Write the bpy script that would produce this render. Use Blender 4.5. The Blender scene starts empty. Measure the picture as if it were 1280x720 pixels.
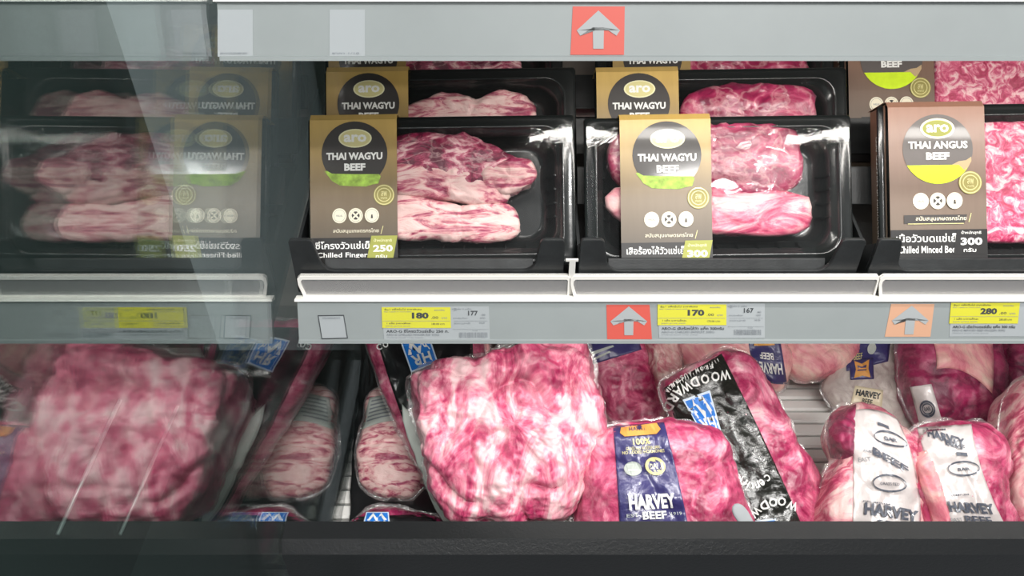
import bpy, bmesh, math, random
from mathutils import Vector, Matrix, noise
from mathutils.bvhtree import BVHTree
S = bpy.context.scene; C = S.collection
# ---------------------------------------------------------------- camera, world, lights, exposure
PITCH = math.radians(40); CAM = Vector((0, -.578, .555)); FPX = 1000.0
cd = bpy.data.cameras.new('camera'); cam = bpy.data.objects.new('camera', cd); C.objects.link(cam)
cam.location = CAM; cam.rotation_euler = (math.pi/2-PITCH, 0, 0)
cd.sensor_width = 36; cd.lens = 36*FPX/1280; cd.clip_start = .01; cd.clip_end = 50
S.camera = cam
S.view_settings.view_transform = 'Standard'; S.view_settings.look = 'None'; S.view_settings.gamma = 1
S.view_settings.use_curve_mapping = False
S.view_settings.exposure = 0.15
S.cycles.transparent_max_bounces = 32
w = bpy.data.worlds.new('world'); S.world = w; w.use_nodes = True
w.node_tree.nodes['Background'].inputs[0].default_value = (.9, .95, 1, 1)
w.node_tree.nodes['Background'].inputs[1].default_value = .20
def area(name, loc, target, sx, sy, power, col=(1, 1, 1)):
    l = bpy.data.lights.new(name, 'AREA'); l.shape = 'RECTANGLE'; l.size = sx; l.size_y = sy; l.energy = power; l.color = col
    o = bpy.data.objects.new(name, l); C.objects.link(o); o.location = loc
    o.rotation_euler = (Vector(target)-Vector(loc)).to_track_quat('-Z', 'Y').to_euler(); return o
area('ceiling_tube', (.55, -.98, 2.15), (.40, .1, -.05), 1.3, .10, 36, (1, .98, .95))
area('ceiling_tube', (1.35, -.45, 1.9), (.6, .1, -.1), 1.0, .10, 25, (1, .98, .95))
area('ceiling_tube', (.85, -1.72, 2.35), (.5, .1, -.1), .5, .10, 22, (1, .98, .95))
area('ceiling_tube', (.2, -3.6, 2.4), (.3, .1, -.1), 1.5, .12, 26, (1, .98, .95))
area('shelf_light', (.42, .035, .293), (.42, .20, .05), .80, .012, 1.3, (1, .96, .9))
area('well_light', (.40, .042, .006), (.40, .16, -.3), .92, .012, 1.0, (1, .97, .93))

# ---------------------------------------------------------------- geometry of the view (pixels of the photograph -> points on real planes)
FW = Vector((0, math.cos(PITCH), -math.sin(PITCH))); UP = Vector((0, math.sin(PITCH), math.cos(PITCH))); RT = Vector((1, 0, 0))
def ray(px, py): return (FW + RT*((px-640)/FPX) - UP*((py-360)/FPX)).normalized()
def on_plane(px, py, p0, n):
    d = ray(px, py); return CAM + d*((Vector(p0)-CAM).dot(n)/d.dot(n))
def on_z(px, py, z): return on_plane(px, py, (0, 0, z), Vector((0, 0, 1)))

# ---------------------------------------------------------------- materials
MATS = {}
def newmat(name):
    m = bpy.data.materials.new(name); m.use_nodes = True; MATS[name] = m
    return m, m.node_tree.nodes, m.node_tree.links, m.node_tree.nodes['Principled BSDF']
def coords(N, L, scale=(1, 1, 1), rot=(0, 0, 0), kind='Object'):
    t = N.new('ShaderNodeTexCoord'); mp = N.new('ShaderNodeMapping'); L.new(t.outputs[kind], mp.inputs[0])
    mp.inputs['Scale'].default_value = scale; mp.inputs['Rotation'].default_value = rot; return mp.outputs[0]
def noisen(N, L, v, scale, detail=4, rough=.5, dist=0):
    n = N.new('ShaderNodeTexNoise'); n.inputs['Scale'].default_value = scale; n.inputs['Detail'].default_value = detail
    n.inputs['Roughness'].default_value = rough; n.inputs['Distortion'].default_value = dist; L.new(v, n.inputs['Vector']); return n.outputs['Fac']
def ramp(N, L, f, stops):
    r = N.new('ShaderNodeValToRGB'); L.new(f, r.inputs[0]); e = r.color_ramp.elements
    while len(e) < len(stops): e.new(.5)
    for k, (p, c) in enumerate(stops): e[k].position = p; e[k].color = (*c, 1) if len(c) == 3 else c
    return r.outputs[0]
def mix(N, L, f, a, b, mode='MIX'):
    m = N.new('ShaderNodeMix'); m.data_type = 'RGBA'; m.blend_type = mode
    for inp, v in ((m.inputs[0], f), (m.inputs[6], a), (m.inputs[7], b)):
        if isinstance(v, (int, float)): inp.default_value = v
        elif isinstance(v, tuple): inp.default_value = (*v, 1)
        else: L.new(v, inp)
    return m.outputs[2]
def bump(N, L, h, strength, dist=.002, normal=None):
    b = N.new('ShaderNodeBump'); b.inputs['Strength'].default_value = strength; b.inputs['Distance'].default_value = dist
    L.new(h, b.inputs['Height'])
    if normal: L.new(normal, b.inputs['Normal'])
    return b.outputs[0]
def plain(name, col, rough=.5, metal=0, coat=0, bumps=0, bscale=60, coat_rough=.08, var=0, vscale=30):
    m, N, L, P = newmat(name)
    P.inputs['Base Color'].default_value = (*col, 1); P.inputs['Roughness'].default_value = rough; P.inputs['Metallic'].default_value = metal
    P.inputs['Coat Weight'].default_value = coat; P.inputs['Coat Roughness'].default_value = coat_rough
    v = coords(N, L)
    if var: L.new(ramp(N, L, noisen(N, L, v, vscale, 5, .6), [(.35, tuple(c*(1-var) for c in col)), (.65, tuple(min(1, c*(1+var)) for c in col))]), P.inputs['Base Color'])
    if bumps:
        b = bump(N, L, noisen(N, L, v, bscale, 5, .6, .5), bumps)
        L.new(b, P.inputs['Normal']); L.new(b, P.inputs['Coat Normal'])
    return m
def clear(name, tint=(1, 1, 1), boost=1.0, base=.04, rough=.05, haze=0.0, hazecol=(.8, .8, .8), wrinkle=0, wscale=40):
    """clear sheet: see-through with a real angle-dependent surface reflection and a little milky haze"""
    m, N, L, P = newmat(name); N.remove(P); out = N['Material Output']
    tr = N.new('ShaderNodeBsdfTransparent'); tr.inputs[0].default_value = (*tint, 1)
    gl = N.new('ShaderNodeBsdfGlossy'); gl.inputs['Roughness'].default_value = rough; gl.inputs[0].default_value = (1, 1, 1, 1)
    geo = N.new('ShaderNodeNewGeometry'); nrm = geo.outputs['Normal']
    if wrinkle:
        nrm = bump(N, L, noisen(N, L, coords(N, L), wscale, 4, .6, 1.5), wrinkle, .003); L.new(nrm, gl.inputs['Normal'])
    dt = N.new('ShaderNodeVectorMath'); dt.operation = 'DOT_PRODUCT'; L.new(geo.outputs['Incoming'], dt.inputs[0]); L.new(nrm, dt.inputs[1])
    def mth(op, a, b=None):
        q = N.new('ShaderNodeMath'); q.operation = op
        for i, v in enumerate((a, b)):
            if v is None: continue
            if isinstance(v, (int, float)): q.inputs[i].default_value = v
            else: L.new(v, q.inputs[i])
        return q.outputs[0]
    c = mth('SUBTRACT', 1.0, mth('ABSOLUTE', dt.outputs['Value']))
    f = mth('MULTIPLY', mth('ADD', base, mth('MULTIPLY', mth('POWER', c, 5.0), 1-base)), boost)
    f = mth('MINIMUM', f, .95)
    sh = tr.outputs[0]
    if haze:
        df = N.new('ShaderNodeBsdfDiffuse'); df.inputs[0].default_value = (*hazecol, 1)
        ms = N.new('ShaderNodeMixShader'); ms.inputs[0].default_value = haze; L.new(sh, ms.inputs[1]); L.new(df.outputs[0], ms.inputs[2]); sh = ms.outputs[0]
    ms = N.new('ShaderNodeMixShader'); L.new(f, ms.inputs[0]); L.new(sh, ms.inputs[1]); L.new(gl.outputs[0], ms.inputs[2]); L.new(ms.outputs[0], out.inputs[0])
    return m
def meat(name, deep, mid, pink, pale, scale=22, stretch=(1, 1, 1), rot=(0, 0, 0), lo=.36, hi=.66, fat=.5, wrinkle=.35, wscale=85, coat=1.0, veins=.5, rough=.4):
    m, N, L, P = newmat(name)
    v = coords(N, L, stretch, rot); u = coords(N, L)
    f = noisen(N, L, v, scale, 7, .62, 1.6)
    r = ramp(N, L, f, [(lo, deep), (lo+(hi-lo)*.35, mid), (lo+(hi-lo)*.65, pink), (hi, pale)])
    big = noisen(N, L, u, scale*.3, 4, .55, .8)
    r = mix(N, L, ramp(N, L, big, [(fat, (0, 0, 0)), (fat+.13, (1, 1, 1))]), r, mix(N, L, f, pink, pale))
    if veins:
        vo = N.new('ShaderNodeTexVoronoi'); vo.feature = 'DISTANCE_TO_EDGE'; vo.inputs['Scale'].default_value = scale*1.1
        wv = N.new('ShaderNodeVectorMath'); wv.operation = 'MULTIPLY_ADD'; nz = N.new('ShaderNodeTexNoise'); nz.inputs['Scale'].default_value = scale*1.2; nz.inputs['Detail'].default_value = 4
        L.new(v, nz.inputs['Vector']); L.new(nz.outputs['Color'], wv.inputs[0]); wv.inputs[1].default_value = (2.2/scale,)*3; L.new(v, wv.inputs[2]); L.new(wv.outputs[0], vo.inputs['Vector'])
        mk = ramp(N, L, vo.outputs['Distance'], [(.0, (veins,)*3), (.09, (0, 0, 0))])
        r = mix(N, L, mk, r, pale)
    L.new(r, P.inputs['Base Color'])
    P.inputs['Roughness'].default_value = rough; P.inputs['Specular IOR Level'].default_value = .5
    b = bump(N, L, f, .6, .004); L.new(b, P.inputs['Normal'])
    P.inputs['Coat Weight'].default_value = coat; P.inputs['Coat Roughness'].default_value = .07
    ws = noisen(N, L, coords(N, L, (1, .35, .5), (.4, .3, .6)), wscale*1.9, 4, .6, 3.0)
    L.new(bump(N, L, ws, min(1, wrinkle*1.6), .008), P.inputs['Coat Normal'])
    return m

blk = plain('black_plastic', (.012, .013, .014), .32, bumps=.15, bscale=300)
binblk = plain('bin_plastic', (.022, .024, .025), .38, bumps=.12, bscale=400, var=.25, vscale=40)
trayblk = plain('tray_plastic', (.010, .012, .012), .22, coat=.4, bumps=.08, bscale=90)
steel = plain('rail_plastic', (.225, .25, .253), .45, coat=0, var=.04, vscale=9)
lip = plain('rail_lip', (.82, .81, .76), .35)
shelfm = plain('shelf_sheet', (.05, .052, .054), .5)
taupe = plain('back_panel', (.30, .265, .235), .5, var=.08, vscale=12)
slatw = plain('white_slat', (.80, .79, .76), .35, coat=.3, var=.05, vscale=14)
slatd = plain('slat_gap', (.05, .05, .05), .5)
endp = plain('end_panel', (.038, .052, .05), .9)
wellm = plain('well_metal', (.30, .31, .31), .45)
glassm = clear('glass_pane', (.93, .97, .96), 1.5, .045, .004)
edgem = plain('glass_edge', (.30, .42, .40), .25)
film = clear('lid_film', (1, 1, 1), .9, .04, .07, .004, wrinkle=.12, wscale=30)
bag = clear('clear_bag', (.94, .92, .92), 1.8, .06, .14, .16, (.75, .68, .68), wrinkle=.7, wscale=60)
acry = clear('acrylic', (.88, .88, .88), 1.5, .05, .08, .45, (.42, .41, .41), wrinkle=.05)
acryw = plain('acrylic_edge', (.80, .78, .74), .3)
gcream = plain('print_cream', (.78, .72, .56), .45)
white = plain('print_white', (.85, .85, .82), .45)
foil = plain('print_foil', (.70, .64, .30), .35, coat=.5)
foilL = plain('print_foil_light', (.85, .82, .52), .35, coat=.5)
olive = plain('print_olive', (.32, .33, .06), .5)
oliveG = plain('print_gold_seal', (.30, .26, .07), .5)
dark = plain('print_dark', (.035, .030, .028), .45, coat=.3)
darkB = plain('print_brown_dark', (.11, .095, .09), .45, coat=.3)
blackp = plain('print_black', (.008, .007, .007), .4, coat=.3)
green = plain('print_green', (.38, .58, .08), .5, var=.35, vscale=120)
lime = plain('print_lime', (.62, .85, .01), .5, var=.06, vscale=90)
tan = plain('print_tan', (.50, .36, .20), .6)
navy = plain('label_navy', (.045, .04, .15), .35, coat=1, bumps=.9, bscale=55, coat_rough=.15)
orange = plain('print_orange', (.75, .35, .08), .5)
cream = plain('label_cream', (.76, .66, .46), .4, coat=.6, bumps=.3, bscale=60)
wlabel = plain('label_white', (.66, .60, .585), .35, coat=1, bumps=.7, bscale=45, coat_rough=.12, var=.08, vscale=15)
paper = plain('paper_grey', (.46, .50, .46), .6)
blkbag = plain('label_black', (.008, .008, .009), .3, coat=1, bumps=.45, bscale=35, coat_rough=.12)
blkwr = plain('label_black_wrinkled', (.016, .017, .014), .25, coat=1, bumps=1.0, bscale=70, coat_rough=.16)
blue = plain('logo_blue', (.01, .19, .68), .4, coat=.8)
blueb = plain('logo_border', (.62, .72, .85), .4)
ylw = plain('card_yellow', (.52, .50, .03), .5)
card = plain('card_white', (.30, .325, .34), .5)
ink = plain('ink', (.03, .035, .04), .6)
inkg = plain('ink_grey', (.20, .22, .24), .6)
inkb = plain('ink_bluegrey', (.09, .10, .13), .5, coat=.5)
red = plain('sign_red', (.50, .07, .05), .5)
peach = plain('sign_peach', (.50, .28, .18), .5)
signw = plain('sign_arrow', (.30, .32, .33), .5)
streakm = plain('streak_metal', (.45, .47, .46), .3, metal=.6)

DEEP, MID, PINK, PALE = (.16, .006, .035), (.42, .035, .11), (.68, .20, .27), (.80, .50, .47)
m_wagyu = meat('meat_marbled', (.12, .004, .03), (.30, .015, .07), (.52, .10, .18), (.82, .54, .54), 30, (1, 1.8, 1), lo=.42, hi=.63, fat=.60, veins=.35)
m_pale = meat('meat_pale', (.30, .02, .08), (.52, .12, .18), (.74, .38, .38), (.82, .56, .53), 30, (.7, 2.4, 1), lo=.37, hi=.55, fat=.56, veins=.25)
m_brisket = meat('meat_brisket', (.16, .006, .04), (.30, .015, .07), (.46, .06, .14), (.80, .48, .48), 24, (1, 1.2, 1), lo=.38, hi=.76, fat=.60, veins=.3, wrinkle=.15)
m_rim = meat('meat_fat_rim', (.42, .03, .10), (.62, .12, .20), (.76, .32, .36), (.84, .57, .54), 13, (1, 2.6, 1), lo=.38, hi=.58, fat=.52, veins=.1, wrinkle=.5)
m_mince = meat('meat_mince', (.40, .012, .07), (.58, .05, .15), (.72, .20, .29), (.86, .54, .56), 75, (1, 1, 1), lo=.38, hi=.60, fat=.75, veins=.0, wrinkle=.3, wscale=80)
m_roast = meat('meat_roast', (.30, .012, .07), (.56, .065, .16), (.74, .23, .32), (.82, .53, .55), 14, (1.5, 1, .6), (.3, .25, .5), lo=.36, hi=.60, fat=.53, veins=.12, wrinkle=.7, wscale=75, rough=.3)
m_rosy = meat('meat_rosy', (.30, .012, .07), (.56, .07, .17), (.74, .24, .34), (.86, .56, .58), 19, (1, .7, 1.2), (0, .5, .3), lo=.40, hi=.66, fat=.56, veins=.12, wrinkle=.7, rough=.3)
m_deep = meat('meat_deep', (.14, .004, .04), (.34, .015, .09), (.52, .07, .18), (.80, .42, .47), 18, lo=.40, hi=.82, fat=.66, veins=.08, wrinkle=.6)
m_fat = meat('meat_fatty', (.64, .11, .19), (.80, .28, .32), (.88, .46, .43), (.90, .64, .54), 11, lo=.32, hi=.60, fat=.50, veins=.05, wrinkle=.5)
m_grey = meat('meat_greyish', (.34, .03, .08), (.50, .16, .19), (.60, .34, .32), (.68, .50, .45), 24, lo=.38, hi=.6, fat=.52, veins=.1, wrinkle=.8)
m_film = meat('bag_over_grille', (.38, .28, .27), (.48, .40, .37), (.56, .49, .45), (.64, .58, .53), 20, lo=.3, hi=.6, fat=.5, veins=.05, wrinkle=.8)

def sleeve_mat(name, top, midc, low, H):
    m, N, L, P = newmat(name); t = N.new('ShaderNodeTexCoord'); sx = N.new('ShaderNodeSeparateXYZ'); L.new(t.outputs['Object'], sx.inputs[0])
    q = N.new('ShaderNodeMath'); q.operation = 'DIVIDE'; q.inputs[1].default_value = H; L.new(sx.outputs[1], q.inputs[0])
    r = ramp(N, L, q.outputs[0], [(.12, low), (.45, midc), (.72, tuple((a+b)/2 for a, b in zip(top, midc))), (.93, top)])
    g = ramp(N, L, noisen(N, L, coords(N, L, (30, 3, 3)), 6, 5, .6), [(.3, (.86, .84, .82)), (.7, (1.0, 1.0, 1.0))])
    L.new(mix(N, L, .6, r, mix(N, L, 1.0, r, g, 'MULTIPLY')), P.inputs['Base Color'])
    P.inputs['Roughness'].default_value = .42; P.inputs['Coat Weight'].default_value = .25; P.inputs['Coat Roughness'].default_value = .25
    return m
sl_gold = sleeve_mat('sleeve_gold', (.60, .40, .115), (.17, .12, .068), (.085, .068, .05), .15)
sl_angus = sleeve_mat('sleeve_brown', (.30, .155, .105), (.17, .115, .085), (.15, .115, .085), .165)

# ---------------------------------------------------------------- mesh helpers
def inv(parent): return parent.matrix_world.inverted() if parent else Matrix.Identity(4)
def root_matrix(o):
    return Matrix.LocRotScale(o.location, o.rotation_euler, None)
def chain(o):
    m = Matrix.Identity(4)
    while o is not None: m = root_matrix(o) @ m; o = o.parent
    return m
class MB:
    def __init__(s): s.v = []; s.f = []; s.m = []
    def add(s, vs, fs, mi=0):
        b = len(s.v); s.v += [Vector(p) for p in vs]; s.f += [tuple(b+i for i in f) for f in fs]; s.m += [mi]*len(fs)
    def box(s, x0, x1, y0, y1, z0, z1, mi=0):
        s.add([(x, y, z) for z in (z0, z1) for y in (y0, y1) for x in (x0, x1)], [(0, 2, 3, 1), (4, 5, 7, 6), (0, 1, 5, 4), (1, 3, 7, 5), (3, 2, 6, 7), (2, 0, 4, 6)], mi)
    def prism(s, poly, ext, mi=0):
        """poly: list of 3D points (a closed planar outline), ext: extrusion vector"""
        n = len(poly); ext = Vector(ext); a = [Vector(p) for p in poly]; b = [p+ext for p in a]
        s.add(a+b, [tuple(range(n))[::-1], tuple(range(n, 2*n))]+[(i, (i+1) % n, n+(i+1) % n, n+i) for i in range(n)], mi)
    def build(s, name, mats, parent=None, smooth=False, bevel=0, world=True, kind=None):
        mats = mats if isinstance(mats, (list, tuple)) else [mats]
        me = bpy.data.meshes.new(name); o = bpy.data.objects.new(name, me); C.objects.link(o)
        if parent is not None:
            o.parent = parent; vs = s.v
            if world:
                M = chain(parent).inverted(); vs = [M @ p for p in s.v]
        else:
            lo = Vector([min(p[i] for p in s.v) for i in range(3)]); hi = Vector([max(p[i] for p in s.v) for i in range(3)])
            o.location = ((lo.x+hi.x)/2, (lo.y+hi.y)/2, lo.z); vs = [p-o.location for p in s.v]
        me.from_pydata([tuple(p) for p in vs], [], s.f)
        for m in mats: me.materials.append(m)
        me.polygons.foreach_set('material_index', s.m)
        if smooth: me.polygons.foreach_set('use_smooth', [True]*len(s.f))
        me.update()
        bm = bmesh.new(); bm.from_mesh(me); bmesh.ops.recalc_face_normals(bm, faces=bm.faces)
        if bevel: bmesh.ops.bevel(bm, geom=[e for e in bm.edges if len(e.link_faces) == 2 and e.calc_face_angle(0) > .5], offset=bevel, segments=2, affect='EDGES', profile=.6)
        bm.to_mesh(me); bm.free()
        if kind: o['kind'] = kind
        return o
def tag(o, label, cat, group=None):
    o['label'] = label; o['category'] = cat
    if group: o['group'] = group
    return o
def thing(name, label, cat, loc, rot=(0, 0, 0), group=None):
    o = bpy.data.objects.new(name, None); C.objects.link(o); o.location = loc; o.rotation_euler = rot; o.empty_display_size = .02
    return tag(o, label, cat, group)

TC = {}
def text2d(s, off):
    k = (s, off)
    if k not in TC:
        c = bpy.data.curves.new('t', 'FONT'); c.body = s; c.size = 1; c.offset = off; c.resolution_u = 2; c.align_x = 'CENTER'
        o = bpy.data.objects.new('t', c); C.objects.link(o); bpy.context.view_layer.update()
        me = bpy.data.meshes.new_from_object(o.evaluated_get(bpy.context.evaluated_depsgraph_get()))
        vs = [v.co.copy() for v in me.vertices]; fs = [tuple(p.vertices) for p in me.polygons]
        bpy.data.objects.remove(o); bpy.data.curves.remove(c); bpy.data.meshes.remove(me)
        x0 = min(v.x for v in vs); x1 = max(v.x for v in vs); y0 = min(v.y for v in vs); y1 = max(v.y for v in vs)
        TC[k] = ([((v.x-x0)/(x1-x0)-.5, (v.y-y0)/(y1-y0)-.5) for v in vs], fs)
    return TC[k]
def T(cx, cy, w, h, s, off=.02, rot=0, flip=1):
    """flat lettering fitted in a w x h box, y grows down as on a page"""
    v, f = text2d(s, off); a = math.radians(rot); ca, sa = math.cos(a), math.sin(a)
    return [(cx+x*w*ca+y*h*sa*1.0, cy+x*w*sa-y*h*ca) for x, y in [(p[0]*flip, p[1]) for p in v]], f
def ell(cx, cy, rx, ry, n=28, a0=0, a1=360):
    full = a1-a0 >= 360
    p = [(cx+rx*math.cos(math.radians(a0+(a1-a0)*i/(n if full else n-1))), cy+ry*math.sin(math.radians(a0+(a1-a0)*i/(n if full else n-1)))) for i in range(n)]
    return p, [tuple(range(n))]
def ring(cx, cy, rx, ry, t, n=28):
    o = ell(cx, cy, rx, ry, n)[0]; i = ell(cx, cy, rx-t, ry-t, n)[0]
    return o+i, [(k, (k+1) % n, n+(k+1) % n, n+k) for k in range(n)]
def pol(*p): return list(p), [tuple(range(len(p)))]
def rect(x0, y0, x1, y1): return pol((x0, y0), (x1, y0), (x1, y1), (x0, y1))
def cut2d(vf, step):
    """slice flat shapes on a grid so that they can follow a curved surface"""
    vs, fs = vf; bm = bmesh.new(); bv = [bm.verts.new((p[0], p[1], 0)) for p in vs]
    for f in fs:
        try: bm.faces.new([bv[i] for i in f])
        except ValueError: pass
    for ax in (0, 1):
        lo = min(p[ax] for p in vs); hi = max(p[ax] for p in vs); k = math.ceil(lo/step)*step
        while k < hi:
            co = (k, 0, 0) if ax == 0 else (0, k, 0); no = (1, 0, 0) if ax == 0 else (0, 1, 0)
            bmesh.ops.bisect_plane(bm, geom=bm.verts[:]+bm.edges[:]+bm.faces[:], plane_co=co, plane_no=no, dist=1e-6); k += step
    bm.verts.index_update(); out = ([(v.co.x, v.co.y) for v in bm.verts], [tuple(v.index for v in f.verts) for f in bm.faces]); bm.free(); return out

# ---------------------------------------------------------------- setting
XL, XR = -.2256, .80
ZF = -.36
g = MB(); g.box(XL-.02, XR, .36, .37, -.36, .75); o = g.build('wall_back', taupe); o['kind'] = 'structure'
g = MB(); g.box(XR, XR+.02, -.15, .37, -.36, .75); o = g.build('wall_right', wellm); o['kind'] = 'structure'
g = MB(); g.box(-.62, -.60, -1.2, .6, -.6, 1.2); o = g.build('wall_left', endp); o['kind'] = 'structure'
g = MB(); g.box(-.60, XL-.025, -1.2, .6, -.62, -.60); g2 = g; o = g.build('floor', endp); o['kind'] = 'structure'
# bottom of the well: recessed deck with white slats
fl = MB(); fl.box(XL, XR, -.13, .36, ZF-.02, ZF-.006); fo = fl.build('trim_1', slatd); fo['kind'] = 'structure'
y = -.125; k = 0; sme = None
while y < .355:
    if sme is None:
        q = MB(); q.prism([(XL, 0, 0), (XL, .0195, 0), (XL, .0195, .0045), (XL, .017, .0065), (XL, .003, .0065), (XL, 0, .0035)], (XR-XL, 0, 0))
        so = q.build('slat', slatw, fo, world=False); sme = so.data
    else: so = bpy.data.objects.new('slat', sme); C.objects.link(so); so.parent = fo
    so.location = Vector((0, y, ZF-.006))-fo.location; y += .0235
g = MB(); g.prism([(XL, -.145, ZF-.02), (XL, -.13, ZF-.02), (XL, -.112, -.145), (XL, -.115, -.138), (XL, -.135, -.138), (XL, -.145, -.15)], (XR-XL, 0, 0))
tag(g.build('well_bumper', blk), 'black front wall of the meat well along the bottom edge', 'bumper')

# double glazed end of the case
ge = thing('glass_end_panel', 'tall double glass end panel at the left, mirroring the meat packs', 'glass panel', (XL-.012, -.2, ZF-.02))
for nm, xx in (('pane', XL-.004), ('pane', XL-.0215)):
    g = MB(); g.box(xx+.002, xx+.004, -.62, .36, ZF-.02, .74); g.build(nm, glassm, ge)
g = MB(); g.box(XL-.0175, XL-.004, .352, .36, ZF-.02, .74); g.build('spacer', edgem, ge)
def rod(p, q, r, n=8):
    m = MB(); p, q = Vector(p), Vector(q); d = (q-p).normalized(); a = d.orthogonal().normalized(); b = d.cross(a)
    vs = [c+a*r*math.cos(2*math.pi*i/n)+b*r*math.sin(2*math.pi*i/n) for c in (p, q) for i in range(n)]
    m.add(vs, [(i, (i+1) % n, n+(i+1) % n, n+i) for i in range(n)]+[tuple(range(n))[::-1], tuple(range(n, 2*n))]); return m
for s, (a, b), lab in ((0, ((150, 500), (72, 668)), 'thin rod added for a pale streak in the glass, further left'), (1, ((222, 508), (150, 668)), 'thin rod added for a pale streak in the glass, beside the dark bags')):
    nx = Vector((1, 0, 0)); x0 = XL-.05  # rods added to draw the pale streaks in the glass
    p, q = on_plane(*a, (x0, 0, 0), nx), on_plane(*b, (x0, 0, 0), nx)
    tag(rod(p, q, .0013).build('glass_streak_rod', streakm, smooth=True), lab, 'bar')

# ---------------------------------------------------------------- shelves with price rail and clear riser
TILT = math.radians(30)
RU = Vector((0, math.sin(TILT), math.cos(TILT))); RN = Vector((0, -math.cos(TILT), math.sin(TILT)))   # rail face up and normal
RH = .0415
def make_shelf(x0, z, lab, deep=.30):
    t = thing('shelf', lab, 'shelf', (0.29, 0, z))
    o0 = Vector((0, 0, z))
    g = MB(); g.prism([(x0, .012, z+.012), (x0, .02, z+.030), (x0, .34, z+.030+.32*.12), (x0, .34, z+.018+.32*.12), (x0, .03, z+.012)], (XR-x0, 0, 0)); g.build('shelf_panel', shelfm, t)
    g = MB()
    prof = [o0, o0-RN*.0012-RU*.001, o0+RN*.0028-RU*.0014, o0+RN*.0028+RU*.0015, o0+RN*.0008+RU*.0028, o0+RN*.0008+RU*(RH-.0015), o0+RU*RH+RN*.001, o0+RU*RH-RN*.005, o0-RN*.005+RU*.002]
    g.prism([(p.x+x0, p.y, p.z) for p in prof], (XR-x0, 0, 0)); g.build('price_rail', steel, t)
    g = MB(); a = o0+RU*RH
    g.prism([(x0-.002, *(a+RN*.004).yz), (x0-.002, *(a+RN*.0035+RU*.0022).yz), (x0-.002, *(a-RN*.006+RU*.0045).yz), (x0-.002, *(a-RN*.007).yz)], (XR-x0, 0, 0)); g.build('rail_lip', lip, t)
    return t, o0
shelf_lo, o_lo = make_shelf(-.2125, 0, 'wide shelf with grey price rail and clear riser, carrying the boxed beef')
shelf_up, o_up = make_shelf(-.2215, .297, 'upper shelf cut by the top edge, only its grey rail showing')
def riser(x0, x1, o0, t, first=False):
    a = o0+RU*RH-RN*.004+RU*.003; h = Vector((0, .004, .0245)); th = Vector((0, .0018, 0))
    def P(x, s): return Vector((x, 0, 0))+a+h*s
    out = [P(x0+.004, 0), P(x1, 0), P(x1, .92), P(x1-.002, 1), P(x0+.003, 1), P(x0, .88), P(x0, .6)]
    g = MB(); g.prism(out, th); r = g.build('riser', acry, t)
    # thick rounded rim all round
    inn = [P(x0+.0065, .10), P(x1-.0016, .10), P(x1-.0016, .80), P(x1-.003, .84), P(x0+.005, .84), P(x0+.003, .76), P(x0+.003, .6)]
    g = MB(); n = len(out); e = Vector((0, -.0012, 0)); e2 = Vector((0, .0030, 0))
    vs = [p+e for p in out]+[p+e for p in inn]+[p+e2 for p in out]+[p+e2 for p in inn]
    fs = []
    for i in range(n):
        j = (i+1) % n; fs += [(i, j, n+j, n+i), (2*n+i, 3*n+i, 3*n+j, 2*n+j), (i, 2*n+i, 2*n+j, j), (n+i, n+j, 3*n+j, 3*n+i)]
    g.add(vs, fs); g.build('riser_rim', acryw, t)
riser(-.2105, .0565, o_lo, shelf_lo); riser(.0575, .36, o_lo, shelf_lo); riser(.361, .68, o_lo, shelf_lo)
riser(-.2195, .10, o_up, shelf_up); riser(.101, .42, o_up, shelf_up)

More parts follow.
